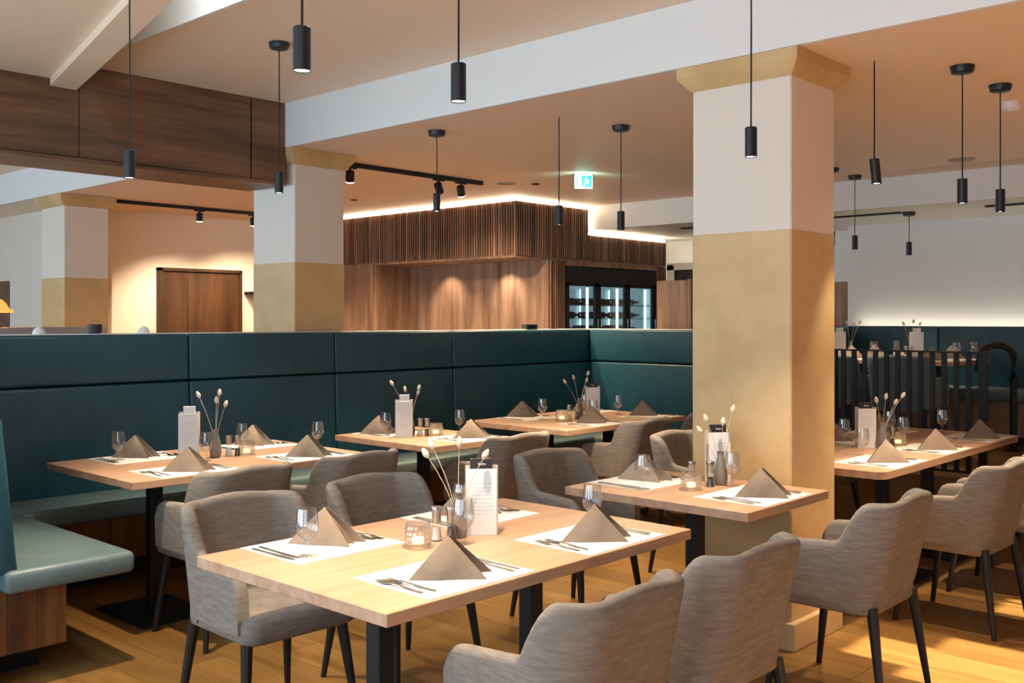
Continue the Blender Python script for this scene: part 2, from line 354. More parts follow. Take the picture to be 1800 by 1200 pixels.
# wine fridge
t = thing('wine_fridge', 'black three door wine fridge with lit bottles in the slatted bar', 'fridge', (8.10, 6.72, 0))
obj('casing', MB().box(0, 1.62, .50, .55, 0, 2.055).box(0, .03, .02, .5, 0, 2.055).box(1.59, 1.62, .02, .5, 0, 2.055).box(0, 1.62, .02, .5, 1.88, 2.055).box(0, 1.62, .02, .5, 0, .1), 'black_metal', t, smooth=False)
obj('header_panel', MB().rbox(0, 1.62, -.01, .02, 1.88, 2.055, .004, 1), 'black_metal', t)
obj('light_panel', MB().box(.03, 1.57, .485, .498, .1, 1.88).box(1.575, 1.588, .03, .485, .1, 1.88), 'fridge_glow', t, smooth=False)
for k in range(3):
    a = .0 + k * .54; b = a + .54
    d = obj('door', MB().box(a, a + .05, -.01, .02, .05, 1.88).box(b - .05, b, -.01, .02, .05, 1.88).box(a, b, -.01, .02, 1.85, 1.88).box(a, b, -.01, .02, .05, .10), 'black_metal', t, smooth=False)
    obj('pane', MB().box(a + .05, b - .05, .002, .008, .1, 1.85), 'pane_glass', d, smooth=False)
    obj('handle', MB().rbox(b - .035, b - .02, -.04, -.025, .9, 1.5, .004, 1), 'steel', d)
    for j in range(10): obj('shelf', MB().box(a + .04, b - .04, .04, .46, .30 + j * .15, .306 + j * .15), 'black_metal', t, smooth=False)
    obj('light_tube', MB().box(b - .10, b - .08, .06, .08, .12, 1.84).box(a + .27, a + .28, .455, .465, .12, 1.84), 'led_cool', t, smooth=False)
bot = MB().lathe([(.0, 0), (.034, .0), (.037, .012), (.037, .19), (.030, .215), (.014, .24), (.0135, .29), (.016, .292), (.016, .302), (0, .302)], 10).mesh('wine_bottle', 'bottle_glass')
for k in range(3):
    for j in range(7, 10):
        for q in range(4):
            if (k * 5 + j * 3 + q) % 5 == 4: continue
            o = link('wine_bottle', bot, None, (8.10 + k * .54 + .11 + q * .095, 6.72 + .42, .3065 + j * .15 + .0375)); o.rotation_euler = (PI / 2, 0, 0)
            tag(o, 'dark wine bottle lying %s from left, %s shelf, behind %s wine fridge door' % (('first', 'second', 'third', 'fourth')[q], ('lower', 'middle', 'upper')[j - 7], ('left', 'centre', 'right')[k]), 'bottle', 'bottles lying in the wine fridge')
t = thing('screen_panel', 'freestanding walnut panel between bench and wine fridge', 'partition', (7.75, 5.15, 0))
obj('board', MB().rbox(-.02, .02, -.16, .17, 0, 1.85, .004, 1), 'walnut_v', t); obj('side_board', MB().rbox(-.02, .40, -.20, -.16, 0, 1.86, .004, 1), 'walnut_v', t)
obj('foot', MB().box(-.03, .42, -.21, .18, 0, .04), 'black_metal', t, smooth=False)

# ------------------------------------------------------------------ long L shaped bench
bn = thing('banquette_bench', 'long teal upholstered corner bench with walnut base behind the tables', 'bench', (4.4, 5.8, 0))
ox, oy = 4.4, 5.8
def lean_panel(x0, x1, y0, y1, z0, z1, axis, lean, r=.018):
    m = MB().rbox(x0 - ox, x1 - ox, y0 - oy, y1 - oy, z0, z1, r, 3)
    k = lambda z: lean * (z - .48)
    m.v = [(v[0] + (k(v[2]) if axis == 'x' else 0), v[1] + (k(v[2]) if axis == 'y' else 0), v[2]) for v in m.v]
    return m
ZSM = 1.108
xs = [1.62, 2.12, 3.27, 4.41, 5.58, 7.33]
for a, b in zip(xs[:-1], xs[1:]):
    obj('back_cushion', lean_panel(a + .003, b - .003, 5.77, 5.86, ZSM + .004, 1.402, 'y', .03), 'teal_vinyl', bn)
    obj('back_cushion', lean_panel(a + .003, b - .003, 5.77, 5.86, .47, ZSM - .004, 'y', .03), 'teal_vinyl', bn)
for z0, z1 in ((ZSM + .004, 1.402), (.47, ZSM - .004)):
    obj('back_cushion', lean_panel(7.31, 7.40, 3.95, 5.80, z0, z1, 'x', .03), 'teal_vinyl', bn)
    obj('back_cushion', lean_panel(1.53, 1.62, 4.20, 5.84, z0, z1, 'x', -.10), 'teal_vinyl', bn)
obj('partition', MB().box(1.30 - ox, 7.46 - ox, 5.845 - oy, 5.925 - oy, 0, 1.395).box(7.39 - ox, 7.46 - ox, 3.95 - oy, 5.9 - oy, 0, 1.395).box(1.30 - ox, 1.48 - ox, 4.24 - oy, 5.9 - oy, 0, 1.32), 'dark_groove', bn, smooth=False)
obj('ledge', MB().rbox(1.30 - ox, 7.47 - ox, 5.86 - oy, 5.934 - oy, 1.396, 1.408, .003, 1).rbox(7.405 - ox, 7.47 - ox, 3.95 - oy, 5.9 - oy, 1.396, 1.408, .003, 1), 'white_paint', bn)
def seat(x0, x1, y0, y1): return obj('seat_cushion', MB().rbox(x0 - ox, x1 - ox, y0 - oy, y1 - oy, .392, .485, .026, 3), 'seat_vinyl', bn)
seat(1.60, 7.34, 5.36, 5.80); seat(1.56, 2.10, 4.17, 5.385); seat(6.85, 7.34, 3.95, 5.385)
bd = [1.9 + .12 * i for i in range(41)]
bpl = MB().rbox(.001, .119, 0, .02, .13, .392, .002, 1).mesh('base_board', 'bench_wood')
for x in bd: link('base_board', bpl, bn, (x - ox, 5.50 - oy, 0))
for x in (1.48, 1.60, 1.72): link('base_board', bpl, bn, (x - ox, 4.265 - oy, 0))
for k in range(9): link('base_board', bpl, bn, (1.84 - ox, 4.285 + .12 * k - oy, 0), PI / 2)
for k in range(11): link('base_board', bpl, bn, (7.0 - ox, 3.97 + .12 * k - oy, 0), PI / 2)
obj('base_core', MB().box(1.5 - ox, 7.39 - ox, 5.52 - oy, 5.84 - oy, .12, .392).box(1.45 - ox, 1.82 - ox, 4.285 - oy, 5.6 - oy, .12, .392).box(7.0 - ox, 7.39 - ox, 3.96 - oy, 5.5 - oy, .12, .392), 'dark_groove', bn, smooth=False)
obj('toe_kick', MB().box(1.5 - ox, 7.39 - ox, 5.58 - oy, 5.84 - oy, 0, .13).box(1.45 - ox, 1.80 - ox, 4.46 - oy, 5.6 - oy, 0, .13).box(7.05 - ox, 7.39 - ox, 3.99 - oy, 5.5 - oy, 0, .13), 'black_metal', bn, smooth=False)

# ------------------------------------------------------------------ tables
def table(name, x0, x1, y0, y1, peds, label, rnd=.004, z=0):
    cx, cy = (x0 + x1) / 2, (y0 + y1) / 2; hx, hy = (x1 - x0) / 2, (y1 - y0) / 2
    t = thing(name, label, 'table', (cx, cy, z), group='wooden restaurant tables')
    if rnd > .02:
        pts = []
        for sx, sy, a0 in ((1, 1, 0), (-1, 1, 90), (-1, -1, 180), (1, -1, 270)):
            for k in range(6):
                a = math.radians(a0 + 18 * k); pts.append((sx * (hx - rnd) + rnd * math.cos(a), sy * (hy - rnd) + rnd * math.sin(a)))
        obj('table_top', MB().prism(pts, .714, .75), 'table_oak', t)
    else: obj('table_top', MB().rbox(-hx, hx, -hy, hy, .714, .75, .002, 1), 'table_oak', t)
    for p in peds:
        obj('pedestal', MB().rbox(p - cx - .032, p - cx + .032, -.032, .032, .01, .712, .004, 1), 'black_metal', t)
        obj('base_plate', MB().rbox(p - cx - .19, p - cx + .19, -.25, .25, 0, .012, .003, 1), 'black_metal', t)
        obj('top_plate', MB().rbox(p - cx - .12, p - cx + .12, -.25, .25, .704, .714, .002, 1), 'black_metal', t)
    return t
TAB = {  # key: (x0, x1, y0, y1, pedestals, words for labels, table label)
 'A': (1.64, 3.04, 1.945, 2.86, (2.0, 2.70), 'front table', 'large oak dining table in the front centre'),
 'B': (3.436, 4.13, 1.945, 2.855, (3.783,), 'column table', 'small oak table pushed against the gold column'),
 'C': (2.18, 3.56, 4.36, 5.30, (2.53, 3.21), 'left bench table', 'oak table at the left end of the long bench'),
 'D': (3.97, 4.67, 4.30, 5.22, (4.32,), 'middle bench table', 'small oak table at the middle of the long bench'),
 'E': (5.17, 6.60, 4.27, 5.24, (5.53, 6.25), 'corner bench table', 'oak table in the far corner of the long bench'),
 'F': (4.78, 6.93, 1.97, 2.88, (5.14, 5.855, 6.57), 'long right table', 'long oak table with rounded corners right of the column'),
}
for k, v in TAB.items(): table('dining_table', v[0], v[1], v[2], v[3], v[4], v[6], .06 if k == 'F' else .004)

# ------------------------------------------------------------------ armchairs
def chair_parts(fab):
    # path of the shell in plan, from the tip of one arm round the back to the other
    HW, YB, R, YF = .245, -.20, .105, .205
    path = []
    for k in range(14): path.append((HW, YF + (YB + R - YF) * k / 14, 1, 0, 'a', k / 14))
    for k in range(13):
        a = math.radians(90 * k / 12); path.append((HW - R + R * math.cos(a), YB + R - R * math.sin(a), math.cos(a), -math.sin(a), 'c', k / 12))
    for k in range(1, 8): path.append(((HW - R) * (1 - k / 8 * 1.0), YB, 0, -1, 'b', k / 8))
    half = path; other = [(-x, y, -nx_, ny_, t, u) for x, y, nx_, ny_, t, u in reversed(half)]
    path = half + [(0, YB, 0, -1, 'b', 1)] + other
    sm = lambda t: t * t * t * (t * (6 * t - 15) + 10)
    rings = []
    for x, y, nx_, ny_, t, u in path:
        if t == 'a':
            zt = .632 + .02 * u; k = .12; th = .046
            d = YF - y
            s = sm(min(1, max(0, (-(y - YB - R) / .165 + .30) / .72))); zt += (.808 - .652) * s; k = .12 + .10 * s
            if d < .07: zt -= .055 * (1 - math.sqrt(max(0, 1 - (1 - d / .07) ** 2)))
        elif t == 'c':
            s = sm(min(1, max(0, (u + .30) / .72))); zt = .652 + (.808 - .652) * s; k = .12 + .10 * s; th = .046 + .006 * s
        else: zt = .808 + .012 * math.sin(u * PI / 2); k = .22; th = .052
        r = []
        zl = .395 + (.02 if t == 'a' else .02 * 0)
        nz = 7
        def pt(off, z):
            e = k * (z - .42) - (.018 if z < .41 else 0)
            return (x + nx_ * (off + .30 * e), y + ny_ * (off + e), z)
        for q in range(nz): r.append(pt(0, zl + (zt - th / 2 - zl) * q / (nz - 1)))
        for q in range(1, 6):
            a = PI * q / 6; r.append(pt(-th / 2 + th / 2 * math.cos(a), zt - th / 2 + th / 2 * math.sin(a)))
        for q in range(nz): r.append(pt(-th, zt - th / 2 + (zl + .01 - zt + th / 2) * q / (nz - 1)))
        rings.append(r)
    shell = MB().loft(rings).mesh('shell', fab, ang=60)
    def rr(hx, y0, y1, r, z, n=6):
        pts = []
        for cx, cy, a0 in ((hx - r, y1 - r, 0), (-hx + r, y1 - r, 90), (-hx + r, y0 + r, 180), (hx - r, y0 + r, 270)):
            for k in range(n): a = math.radians(a0 + 90 * k / (n - 1)); pts.append((cx + r * math.cos(a), cy + r * math.sin(a), z))
        return pts
    s = MB().loft([rr(.21, -.18, .225, .05, .372), rr(.232, -.19, .252, .06, .385), rr(.236, -.19, .262, .06, .415), rr(.236, -.19, .262, .06, .445), rr(.228, -.19, .254, .06, .466), rr(.20, -.18, .225, .06, .477), rr(.10, -.10, .12, .05, .482)])
    parts = [('shell', shell), ('seat', s.mesh('seat', fab, ang=60))]
    for sx in (1, -1):
        for sy in (1, -1):
            parts.append(('leg', MB().tube([(sx * .195, sy * .178, .405), (sx * .235, sy * .235, 0)], [.022, .0115], 10).mesh('leg', 'black_wood')))
    return parts
CH = [  # x, y, rotation, which kind, label
 (2.09, 1.745, 0, 'grey armchair nearest the viewer, left half hidden, at front table'),
 (2.75, 1.745, 0, 'grey armchair second from left on the near side, at front table'),
 (3.88, 1.745, 0, 'grey armchair standing before the gold column plinth'),
 (5.18, 1.745, 0, 'grey armchair at the right picture edge, nearest at the long right table'),
 (5.90, 1.745, 0, 'grey armchair second on the near side of the long right table'),
 (6.62, 1.745, 0, 'grey armchair last on the near side of the long right table'),
 (2.12, 3.19, PI, 'grey armchair with open seat showing, far left side of front table'),
 (2.78, 3.19, PI, 'grey armchair at the far right side of front table'),
 (3.94, 3.19, PI, 'grey armchair at the far side of the column table'),
 (5.14, 3.19, PI, 'grey armchair half hidden by the gold column left edge'),
 (5.86, 3.19, PI, 'grey armchair on the far side of the long right table, middle'),
 (6.56, 3.19, PI, 'grey armchair on the far side of the long right table, right end'),
 (2.60, 4.28, 0, 'grey armchair with back turned at left bench table, left one'),
 (3.27, 4.28, 0, 'grey armchair with back turned at left bench table, right one'),
 (4.46, 4.25, 0, 'grey armchair with back turned at middle bench table'),
 (5.74, 4.22, 0, 'grey armchair with arm showing at corner bench table, left one'),
 (6.56, 4.22, 0, 'grey armchair at corner bench table, beside the gold column edge'),
]
for x, y, r, lab in CH: inst('armchair', lab, 'chair', (x, y, 0), r + math.radians(random.uniform(-2, 2)), 'grey upholstered armchairs', lambda: chair_parts('chair_fabric'))
for y, lab in ((3.70, 'dark armchair behind the railing nearest the gold column'), (3.10, 'dark armchair behind the right half of the railing')):
    inst('dining_armchair', lab, 'chair', (7.98, y, PZ), -PI / 2, 'dark armchairs on the platform', lambda: chair_parts('far_fabric'))

# ------------------------------------------------------------------ place settings
def napkin_mesh():
    m = MB(); n = 9
    def sheet(A, Lp, Rp, bulge, th=.0035):
        A, Lp, Rp = Vector(A), Vector(Lp), Vector(Rp); nrm = (Lp - A).cross(Rp - A).normalized()
        if nrm.y * bulge < 0: nrm = -nrm
        grid = []
        for i in range(n + 1):
            v = i / n; row = []
            for j in range(n + 1):
                u = j / n; p = A + (Lp + (Rp - Lp) * u - A) * v
                off = abs(bulge) * math.sin(PI * v * .9) * (.35 + .65 * math.sin(PI * u)) + .0022 * math.sin(9 * u + 5 * v) * v
                p = p + nrm * off; p.z = max(p.z, 0); row.append(p)
            grid.append(row)
        vs = [q for r in grid for q in r]; N0 = len(vs); vs += [q - nrm * th for q in vs]
        for q in vs[N0:]: q.z = max(q.z, 0.0)
        W = n + 1; fs = []
        for i in range(n):
            for j in range(n):
                a = i * W + j; fs.append((a, a + 1, a + W + 1, a + W)); fs.append((N0 + a, N0 + a + W, N0 + a + W + 1, N0 + a + 1))
        for i in range(n):
            for e in (0, n):
                a = i * W + e; fs.append((a, a + W, N0 + a + W, N0 + a))
            a = n * W + i; fs.append((a, a + 1, N0 + a + 1, N0 + a))
        m.add([tuple(v) for v in vs], fs)
    sheet((-.004, .012, .118), (-.122, -.020, 0), (.098, -.050, 0), -.013)
    sheet((.004, .018, .118), (-.112, .012, 0), (.132, .030, 0), .012)
    sheet((.0, .016, .106), (-.100, -.002, 0), (.100, .004, 0), -.004)
    return m.mesh('folded_napkin', 'napkin_cloth', ang=50)
def fork_mesh():
    m = MB(); th = .0022
    def strip(pts):   # (y, half width, z)
        r = [[(-w_, y, z), (w_, y, z), (w_, y, z + th), (-w_, y, z + th)] for y, w_, z in pts]; m.loft(r)
    strip([(-.095, .0045, 0), (-.085, .0065, 0), (-.04, .005, .001), (.0, .003, .005), (.03, .004, .006), (.045, .011, .003), (.058, .0125, .001)])
    for k in range(4):
        x = -.0105 + .007 * k
        m.loft([[(x - .0018, .057, .001), (x + .0018, .057, .001), (x + .0018, .057, .003), (x - .0018, .057, .003)], [(x - .001, .098, .004), (x + .001, .098, .004), (x + .001, .098, .0055), (x - .001, .098, .0055)]])
    return m.mesh('fork', 'steel')
def knife_mesh():
    m = MB(); pts = [(-.004, -.115), (.004, -.115), (.0065, -.105), (.005, -.01), (.009, .0), (.010, .06), (.006, .10), (-.002, .115), (-.006, .09), (-.006, .0), (-.005, -.01), (-.0065, -.105)]
    m.prism(pts, 0, .0026); return m.mesh('knife', 'steel')
def wine_glass_parts():
    o_ = [(.030, 0), (.031, .002), (.006, .006), (.0042, .012), (.0040, .038), (.006, .046), (.020, .054), (.031, .068), (.0365, .086), (.0365, .10), (.034, .125), (.0305, .150)]
    i_ = [(.0295, .150), (.033, .125), (.0355, .10), (.0355, .086), (.030, .069), (.019, .056), (0, .0495)]
    return [('bowl', MB().lathe(o_[5:] + i_, 24, cap0=False).mesh('bowl', 'clear_glass')), ('stem', MB().lathe(o_[2:6], 14, cap0=False, cap1=False).mesh('stem', 'clear_glass')),
            ('foot', MB().lathe(o_[:3], 24, cap1=False).mesh('foot', 'clear_glass'))]
def tumbler_parts():
    m = MB(); nr = 32; rings = []
    prof = [(.036, .006), (.041, .012), (.0435, .03), (.0435, .06), (.041, .074), (.041, .079)]
    def ring(r, z, amp): return [((r + amp * (1 if i % 2 else -1)) * math.cos(2 * PI * i / nr), (r + amp * (1 if i % 2 else -1)) * math.sin(2 * PI * i / nr), z) for i in range(nr)]
    for k in range(9):
        z = .010 + .0072 * k; rings.append(ring(.0405 + .003 * math.sin(PI * k / 8) + (.0016 if k % 2 else -.0008), z, .0014))
    rings = [ring(.034, .006, 0)] + rings + [ring(.041, .080, 0), ring(.0395, .080, 0), ring(.0395, .07, 0), ring(.039, .02, 0), ring(.03, .014, 0)]
    return [('cup', m.loft(rings).mesh('cup', 'tumbler_glass')), ('saucer', MB().lathe([(.03, 0), (.046, .002), (.052, .005), (.050, .006), (.03, .0045), (0, .0045)], 28).mesh('saucer', 'tumbler_glass')),
            ('candle', MB().lathe([(.019, .0145), (.019, .032), (.016, .0335), (0, .033)], 16).mesh('candle', 'wax'))]
def shaker_parts(fill):
    def f():
        return [('body', MB().lathe([(.019, 0), (.021, .002), (.016, .024), (.0145, .042), (.0145, .066)], 16, cap1=False).mesh('body', 'clear_glass')),
                ('contents', MB().lathe([(.016, .004), (.0135, .024), (.0125, .044), (0, .045)], 14).mesh('contents', fill)),
                ('cap', MB().lathe([(.0145, .062), (.0150, .066), (.0155, .092), (.0205, .112), (.0198, .114), (0, .112)], 18).mesh('cap', 'steel'))]
    return f
def vase_mesh():
    return MB().lathe([(.020, 0), (.026, .003), (.031, .025), (.0315, .045), (.028, .07), (.021, .10), (.0155, .125), (.0150, .148), (.0162, .150), (.0145, .150), (.0135, .126), (.019, .10), (.026, .07), (.029, .045), (.024, .01), (0, .006)], 24).mesh('bud_vase', 'vase_clay')
MS = 1.12
def menu_parts():
    front = MB().rbox(-.052, .052, -.020, -.016, 0, .228, .001, 1)
    back = MB().rbox(-.056, .056, .014, .020, 0, .236, .001, 1).rbox(-.056, .056, -.015, .015, 0, .010, .001, 1).rbox(.051, .056, -.016, .015, 0, .236, .001, 1)
    lines = MB()
    for k in range(9):
        wd = .030 + .010 * ((k * 7) % 3) / 2; lines.box(-wd, wd, -.0204, -.0199, .072 + .013 * k, .0735 + .013 * k)
    card = MB().rbox(-.040, .036, -.008, .006, .012, .262, .001, 1)
    mk = MB()
    for k in range(4): mk.box(-.012 + .007 * k, -.008 + .007 * k, -.0084, -.0079, .240, .247 - .002 * (k % 2))
    return [('front_board', front.mesh('front_board', 'card_white'), [('printed_lines', lines.mesh('printed_lines', 'print_grey', False))]), ('back_board', back.mesh('back_board', 'card_beige')),
            ('menu_booklet', card.mesh('menu_booklet', 'card_black'), [('printed_title', mk.mesh('printed_title', 'print_white', False))])]
def menu_white_parts():
    p = menu_parts(); c2 = MB().rbox(-.028, .034, -.008, .006, .012, .268, .001, 1)
    return p[:2] + [('menu_booklet', c2.mesh('menu_booklet', 'card_white'))]
def flower(tname, base, dx, dy, hgt, lab):
    t = thing('dried_flower', lab, 'flower', base, group='dried flowers in bud vases')
    pts = [(dx * u ** 1.7, dy * u ** 1.7, hgt * u) for u in [k / 6 for k in range(7)]]
    obj('stem', MB().tube(pts, .0013, 6), 'straw', t)
    d = (Vector(pts[-1]) - Vector(pts[-2])).normalized(); e = Vector(pts[-1])
    prof = [(0, -.002), (.005, .002), (.0095, .012), (.0100, .020), (.007, .031), (.003, .038), (0, .040)]
    a = d.orthogonal().normalized(); b = d.cross(a)
    obj('seed_head', MB().loft([[tuple(e + d * z + (a * math.cos(2 * PI * k / 10) + b * math.sin(2 * PI * k / 10)) * max(r, .0004) * 1.15) for k in range(10)] for r, z in prof]), 'tuft', t)
TZ = .7502
def setting(tk, side, cx, y_edge, seat_words, z0=0, nang=None, noff=(0, 0), glass_off=None, glassware=True):
    """one cover: mat, napkin, two forks, two knives, wine glass; side +1 = diner on the near side"""
    W = TAB[tk][5]; s = side
    cy = y_edge + s * .17; rz = 0 if s > 0 else PI
    lab = '%s at %s' % (seat_words, W)
    z = z0 + TZ
    inst('place_mat', 'white paper place mat, %s' % lab, 'place mat', (cx, cy, z), rz, 'paper place mats', lambda: MB().box(-.21, .21, -.165, .165, 0, .0012).mesh('place_mat', 'mat_paper', False))
    z += .0013
    na = math.radians(-40) if nang is None else math.radians(nang)
    inst('folded_napkin', 'taupe pyramid folded napkin, %s' % lab, 'napkin', (cx + noff[0], cy + noff[1] - s * .02, z), na + math.radians(random.uniform(-4, 4)), 'folded napkins', napkin_mesh)
    for k, nm in ((0, 'outer'), (1, 'inner')):
        inst('fork', '%s steel fork, %s' % (nm, lab), 'fork', (cx - s * (.185 - .032 * k), cy + s * (-.01 - .012 * k), z), rz + math.radians(random.uniform(-5, 5)), 'steel forks', fork_mesh)
        inst('knife', '%s steel knife, %s' % (nm, lab), 'knife', (cx + s * (.190 - .026 * k), cy + s * (-.005 - .008 * k), z), rz + math.radians(random.uniform(-4, 4)), 'steel knives', knife_mesh)
    if glassware:
        g = glass_off or (.15, .11)
        inst('wine_glass', 'empty wine glass, %s' % lab, 'glass', (cx + s * g[0], cy + s * g[1], z if abs(g[1]) < .14 else z - .0013), 0, 'wine glasses', wine_glass_parts)
# front table
setting('A', 1, 2.01, 1.952, 'near left seat', nang=-38, noff=(-.01, -.01), glass_off=(.32, .25))
setting('A', 1, 2.69, 1.952, 'near right seat', nang=-42, noff=(-.02, -.02))
setting('A', -1, 2.00, 2.860, 'far left seat', nang=-55, noff=(.02, -.0), glass_off=(.13, .09))
setting('A', -1, 2.68, 2.860, 'far right seat', nang=-50)
setting('B', 1, 3.80, 1.952, 'near seat', nang=-48, noff=(0, -.02), glass_off=(.15, .19))
setting('B', -1, 3.79, 2.852, 'far seat', nang=-75, noff=(.03, .0), glass_off=(.185, .13))
setting('C', 1, 2.54, 4.368, 'near left seat', nang=-46, noff=(-.01, -.02), glass_off=(.24, .22))
setting('C', 1, 3.25, 4.368, 'near right seat', nang=-42, noff=(-.01, -.02), glass_off=(.26, .24))
setting('C', -1, 2.60, 5.290, 'far left seat', nang=-50, noff=(-.01, .02), glass_off=(.12, .0))
setting('C', -1, 3.30, 5.290, 'far right seat', nang=-60, noff=(.02, .02), glass_off=(.15, .12))
setting('D', 1, 4.44, 4.308, 'near seat', nang=-40, noff=(.01, .0), glass_off=(.17, .25))
setting('D', -1, 4.30, 5.212, 'far seat', nang=-60, noff=(-.10, 0))
setting('E', 1, 5.66, 4.278, 'near left seat', nang=-40, noff=(.03, .05))
setting('E', 1, 6.36, 4.278, 'near right seat', nang=-35, noff=(.04, .10), glass_off=(-.02, .28))
setting('E', -1, 5.66, 5.232, 'far left seat', nang=-55, noff=(.03, .07), glass_off=(.0, .14))
setting('E', -1, 6.36, 5.232, 'far right seat')
setting('F', 1, 5.16, 1.978, 'nearest seat', nang=-42, noff=(0, -.02), glass_off=(.15, .16))
setting('F', 1, 5.86, 1.978, 'near middle seat', nang=-42, noff=(0, -.02), glass_off=(.22, .24))
setting('F', 1, 6.60, 1.978, 'near right seat', nang=-42, noff=(.01, -.02), glass_off=(.16, .25))
setting('F', -1, 5.16, 2.872, 'far left seat')
setting('F', -1, 5.86, 2.872, 'far middle seat')
setting('F', -1, 6.54, 2.872, 'far right seat', nang=-70, glass_off=(.13, .10))
# centre pieces
def centre(tk, menu, vase, s1, s2, tea, rz_menu, flowers, white=False, z0=0, words=None, simple=False):
    W = words or TAB[tk][5]; z = z0 + TZ
    if tea: inst('candle_holder', 'ribbed glass candle holder on the %s' % W, 'candle holder', (*tea, z), .1, 'glass candle holders', tumbler_parts)
    if s1: inst('salt_shaker', 'glass salt shaker with flared steel cap on the %s' % W, 'shaker', (*s1, z), 0, 'salt shakers', shaker_parts('salt'))
    if s2: inst('pepper_shaker', 'dark filled pepper shaker with flared steel cap on the %s' % W, 'shaker', (*s2, z), 0, 'pepper shakers', shaker_parts('pepper'))
    if menu: inst('menu_holder_white' if white else 'menu_holder', 'upright %s menu holder on the %s' % ('white' if white else 'white and beige', W), 'menu holder', (*menu, z), math.radians(rz_menu), 'menu holders', menu_white_parts if white else menu_parts)
    if vase:
        inst('bud_vase', 'brown bottle shaped bud vase on the %s' % W, 'vase', (*vase, z), 0, 'bud vases', vase_mesh)
        for dx, dy, hh, nm in flowers: flower(W, (vase[0], vase[1], z + .02), dx, dy, hh, 'dried seed head %s, in the vase on the %s' % (nm, W))
# sideways in the picture = (+.68,-.73)
def lat(v, d=0): return (.678 * v + .735 * d, -.735 * v + .678 * d)
centre('A', (2.475, 2.43), (2.385, 2.455), (2.30, 2.47), (2.335, 2.435), (2.19, 2.44), -43,
       [(*lat(-.10), .25, 'bending far left'), (*lat(-.085, .03), .275, 'bending left behind it'), (*lat(.005), .285, 'standing upright'), (*lat(.085), .245, 'bending right')])
centre('B', (4.005, 2.42), (3.945, 2.37), (3.80, 2.43), (3.86, 2.37), (3.735, 2.39), -38,
       [(*lat(-.085), .21, 'bending far left'), (*lat(-.06), .26, 'bending left'), (*lat(.01), .245, 'standing upright'), (*lat(.05), .30, 'bending right')])
centre('C', (2.83, 5.02), (2.885, 4.84), (2.96, 4.83), (2.99, 4.79), (3.045, 4.79), -43,
       [(*lat(-.085), .30, 'bending left'), (*lat(.005), .27, 'standing upright'), (*lat(.02), .31, 'rising tallest'), (*lat(.05), .25, 'bending right')], white=True)
centre('D', (4.19, 4.80), (4.27, 4.83), (4.30, 4.77), (4.33, 4.74), (4.385, 4.715), -40,
       [(*lat(-.11), .30, 'bending far left'), (*lat(-.03), .26, 'bending left'), (*lat(.045), .24, 'bending right'), (*lat(.05), .27, 'rising at the right')], white=True)
centre('E', (6.02, 4.73), (5.90, 4.76), (5.73, 4.72), (5.80, 4.70), (5.645, 4.72), -40,
       [(*lat(-.10), .24, 'bending far left'), (*lat(-.04), .27, 'bending left'), (*lat(.05), .25, 'bending right'), (*lat(.06), .30, 'rising at the right')])
centre('F', (5.66, 2.44), (5.70, 2.36), (5.78, 2.38), (5.82, 2.35), (5.88, 2.34), -45,
       [(*lat(-.03), .24, 'bending left'), (*lat(.02), .26, 'standing upright'), (*lat(.07), .23, 'bending right'), (*lat(.11), .27, 'bending far right')])

# ------------------------------------------------------------------ far platform furniture
TAB['G'] = (8.35, 9.2, 3.50, 4.2, None, 'platform table by the column', 'far oak table on the platform beside the column')
TAB['H'] = (8.35, 9.2, 2.87, 3.46, None, 'platform table by the rail end', 'far oak table on the platform at the rail end')
for k in 'GH':
    v = TAB[k]; table('dining_table', v[0], v[1], v[2], v[3], ((v[0] + v[1]) / 2,), v[6], z=PZ)
def far_setting(tk, x, y, words, nap=True):
    W = TAB[tk][5]; z = PZ + TZ
    inst('place_mat', 'white paper place mat, %s at %s' % (words, W), 'place mat', (x, y, z), PI / 2, 'paper place mats'); z += .0013
    inst('folded_napkin', 'taupe pyramid folded napkin, %s at %s' % (words, W), 'napkin', (x, y, z), math.radians(-45), 'folded napkins')
    inst('wine_glass', 'empty wine glass, %s at %s' % (words, W), 'glass', (x + .11, y - .15, z), 0, 'wine glasses')
far_setting('G', 8.53, 3.80, 'near seat'); far_setting('G', 9.02, 3.8, 'far seat')
far_setting('H', 8.53, 3.10, 'near seat'); far_setting('H', 9.02, 3.12, 'far seat')
centre('H', (8.72, 3.31), (8.78, 3.38), (8.62, 3.36), (8.66, 3.34), (8.56, 3.40), -60, [(*lat(-.06), .27, 'bending left'), (*lat(.02), .29, 'standing upright'), (*lat(.07), .27, 'bending right')], white=True, z0=PZ)
inst('menu_holder_white', 'white menu holder farthest left on the platform beside the column', 'menu holder', (8.75, 4.02, PZ + TZ), -1.0, 'menu holders')
inst('bud_vase', 'bud vase farthest left on the platform beside the column', 'vase', (8.85, 3.96, PZ + TZ), 0, 'bud vases')
for k, (a, h_, nm) in enumerate(((-.03, .28, 'leaning left'), (.03, .26, 'upright'), (.08, .28, 'leaning right'))): flower('', (8.85, 3.96, PZ + TZ + .02), *lat(a), h_, 'dried seed head %s, farthest left on the platform' % nm)
fb = thing('banquette_bench', 'blue upholstered bench along the far white wall', 'bench', (9.7, 2.0, PZ))
for a, b in ((-3.35, -1.0), (-.996, 1.45), (1.454, 2.34)): obj('back_cushion', MB().rbox(-.08, .10, a, b, .08, 1.03, .02, 2), 'teal_vinyl', fb)
obj('back_cushion', MB().rbox(-.9, .1, 2.30, 2.39, .08, 1.03, .02, 2), 'teal_vinyl', fb)
obj('seat_cushion', MB().rbox(-.55, -.06, -3.35, 2.3, .39, .485, .025, 2), 'seat_vinyl', fb)
